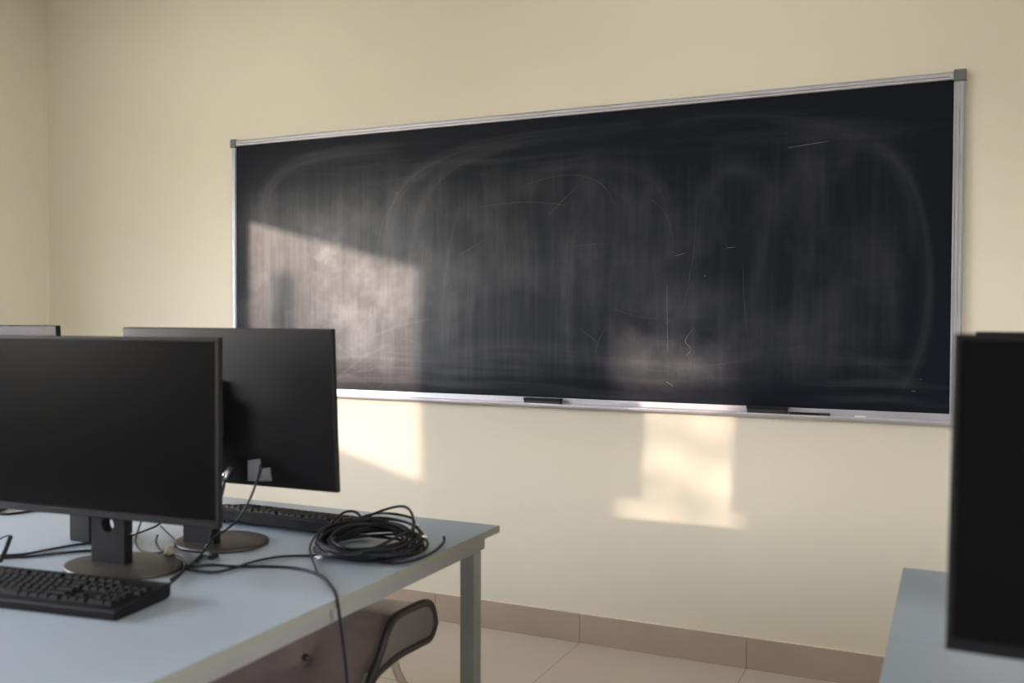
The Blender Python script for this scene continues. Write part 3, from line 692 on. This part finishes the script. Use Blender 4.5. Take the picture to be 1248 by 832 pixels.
for x, s in ((XC-.02, 1), (XW+.02, -1)):
    a = catmull([(x, 1.955, .505), (x+.0*s, 1.958, .480), (x+.004*s, 1.970, .445), (x+.010*s, 1.992, .405), (x+.02*s, 2.03, .30), (x+.03*s, 2.07, .15), (x+.035*s, 2.09, .012)], 6)
    obj('leg', tube(bmesh.new(), shp(a), .0105, 14), m_chrome, ch, True)
    a = catmull([(x+.005*s, 1.840, .488), (x+.01*s, 1.815, .470), (x+.012*s, 1.78, .44), (x+.015*s, 1.60, .36), (x+.02*s, 1.45, .30), (x+.03*s, 1.36, .15), (x+.035*s, 1.33, .012)], 6)
    obj('leg', tube(bmesh.new(), shp(a), .0105, 14), m_chrome, ch, True)
    for yy in (2.09, 1.33):
        obj('leg_cap', tube(bmesh.new(), shp([Vector((x+.035*s, yy, 0)), Vector((x+.035*s, yy, .01)), Vector((x+.035*s, yy, .022))]), .0135, 14), m_black, ch, True)

sun_d = Vector((1, K, -S))
# ------------------------------------------------------------------ tree outside the second window (dapples the sun)
tr = thing('tree', 'leafy green tree outside the classroom windows', 'tree', (-6.3, -1.55, -.6))
tl = Vector((-6.3, -1.55, -.6))
bm = bmesh.new(); tube(bm, [p-tl for p in catmull([(-6.3, -1.55, -.6), (-6.28, -1.5, .6), (-6.32, -1.45, 1.5), (-6.25, -1.4, 2.4)], 6)], lambda f: .09-.05*f, 12)
obj('trunk', bm, m_bark, tr, True)
bm = bmesh.new(); rl = random.Random(5)
def leaf(c, s):
    a = Vector((rl.gauss(0, 1), rl.gauss(0, 1), rl.gauss(0, 1))).normalized(); b = a.cross(Vector((rl.gauss(0, 1), rl.gauss(0, 1), rl.gauss(0, 1)))).normalized()
    vs = [bm.verts.new(c+a*s*p+b*s*q-tl) for p, q in ((-1, 0), (-.4, .38), (.4, .36), (1, 0), (.4, -.36), (-.4, -.38))]
    bm.faces.new(vs)
def cluster(x0, x1, z0, z1, n, s=.05):
    """leaves outside the window, on the sun's line to a patch x0..x1, z0..z1 of the front wall"""
    for _ in range(n):
        xb, zb_ = rl.uniform(x0, x1), rl.uniform(z0, z1)
        t = xb-XL+1.5+rl.uniform(-.3, .3)
        leaf(Vector((xb, YF, zb_))-sun_d*t, s*rl.uniform(.6, 1.3))
cluster(-1.32, -1.12, .3, 1.5, 34, .06)
cluster(-1.3, -.66, .25, 1.5, 80, .065)
cluster(-1.15, -.92, .86, .93, 16, .05); cluster(-.95, -.68, .78, .86, 18, .05)
cluster(-1.2, -.85, .63, .68, 20, .05); cluster(-.95, -.70, .56, .62, 12, .05)
cluster(-1.2, -.7, 1.18, 1.42, 30, .06)
obj('foliage', bm, m_leaf, tr)

# ------------------------------------------------------------------ light
sun = bpy.data.lights.new('sun', 'SUN'); so = bpy.data.objects.new('sun', sun); C.objects.link(so)
so.rotation_euler = sun_d.to_track_quat('-Z', 'Y').to_euler(); so.location = (-8, -4, 4)
sun.energy = 4.3; sun.angle = math.radians(.9); sun.color = (1, .77, .64)
pd = bpy.data.lights.new('window_portal', 'AREA'); po = bpy.data.objects.new('window_portal', pd); C.objects.link(po)  # portal of the added right-hand window
pd.shape = 'RECTANGLE'; pd.size = RY1-RY0; pd.size_y = RZ1-RZ0; pd.cycles.is_portal = True
po.location = (XR+.16, (RY0+RY1)/2, (RZ0+RZ1)/2); po.rotation_euler = Vector((-1, 0, 0)).to_track_quat('-Z', 'Z').to_euler()
for i, (a, b) in enumerate(wins):
    ld = bpy.data.lights.new('window_portal', 'AREA'); lo = bpy.data.objects.new('window_portal', ld); C.objects.link(lo)
    ld.shape = 'RECTANGLE'; ld.size = b-a; ld.size_y = ZT-ZB; ld.cycles.is_portal = True
    lo.location = (XL-TH-.01, (a+b)/2, (ZB+ZT)/2)
    lo.rotation_euler = Vector((1, 0, 0)).to_track_quat('-Z', 'Z').to_euler()
for x0 in (-3.1, -.75):  # unseen panels added to brighten the upper wall and shade below the tray
    t = thing('added_fill_panel', 'added unseen white fill panel %s' % {-3.1: 'nearest the window wall', -.75: 'above the middle of the chalkboard'}[x0], 'light', (x0, 2.65, ZC), 0, 'added ceiling fill panels')
    obj('housing', B(((-.62, -.15, -.05), (.62, .15, 0)), bev=.006), m_cap2, t)
    obj('diffuser', B(((-.60, -.13, -.056), (.60, .13, -.0502)), bev=.002), m_diff, t)
w = bpy.data.worlds.new('sky'); sc.world = w; w.use_nodes = True; nt = w.node_tree; n = nt.nodes; l = nt.links
bg = n['Background']; tc = n.new('ShaderNodeTexCoord'); sx = n.new('ShaderNodeSeparateXYZ'); l.new(tc.outputs['Generated'], sx.inputs[0])
cr = n.new('ShaderNodeValToRGB'); mr = n.new('ShaderNodeMapRange'); mr.inputs[1].default_value = -1; mr.inputs[2].default_value = 1
l.new(sx.outputs['Z'], mr.inputs[0]); l.new(mr.outputs[0], cr.inputs[0])
el = cr.color_ramp.elements; el[0].position = 0; el[0].color = (.22, .20, .17, 1); el[1].position = 1; el[1].color = (.55, .72, 1, 1)
e = el.new(.47); e.color = (.30, .27, .22, 1); e = el.new(.52); e.color = (.97, .93, .88, 1); e = el.new(.65); e.color = (.86, .89, 1, 1)
l.new(cr.outputs[0], bg.inputs[0]); bg.inputs[1].default_value = 44

sc.view_settings.view_transform = 'Standard'; sc.view_settings.look = 'None'; sc.view_settings.gamma = 1; sc.view_settings.use_curve_mapping = False
sc.view_settings.exposure = .05
try:
    sc.cycles.use_denoising = True; sc.cycles.denoiser = 'OPENIMAGEDENOISE'; sc.cycles.max_bounces = 12; sc.cycles.diffuse_bounces = 8
    sc.cycles.sample_clamp_indirect = 6; sc.cycles.caustics_reflective = False
except Exception: pass
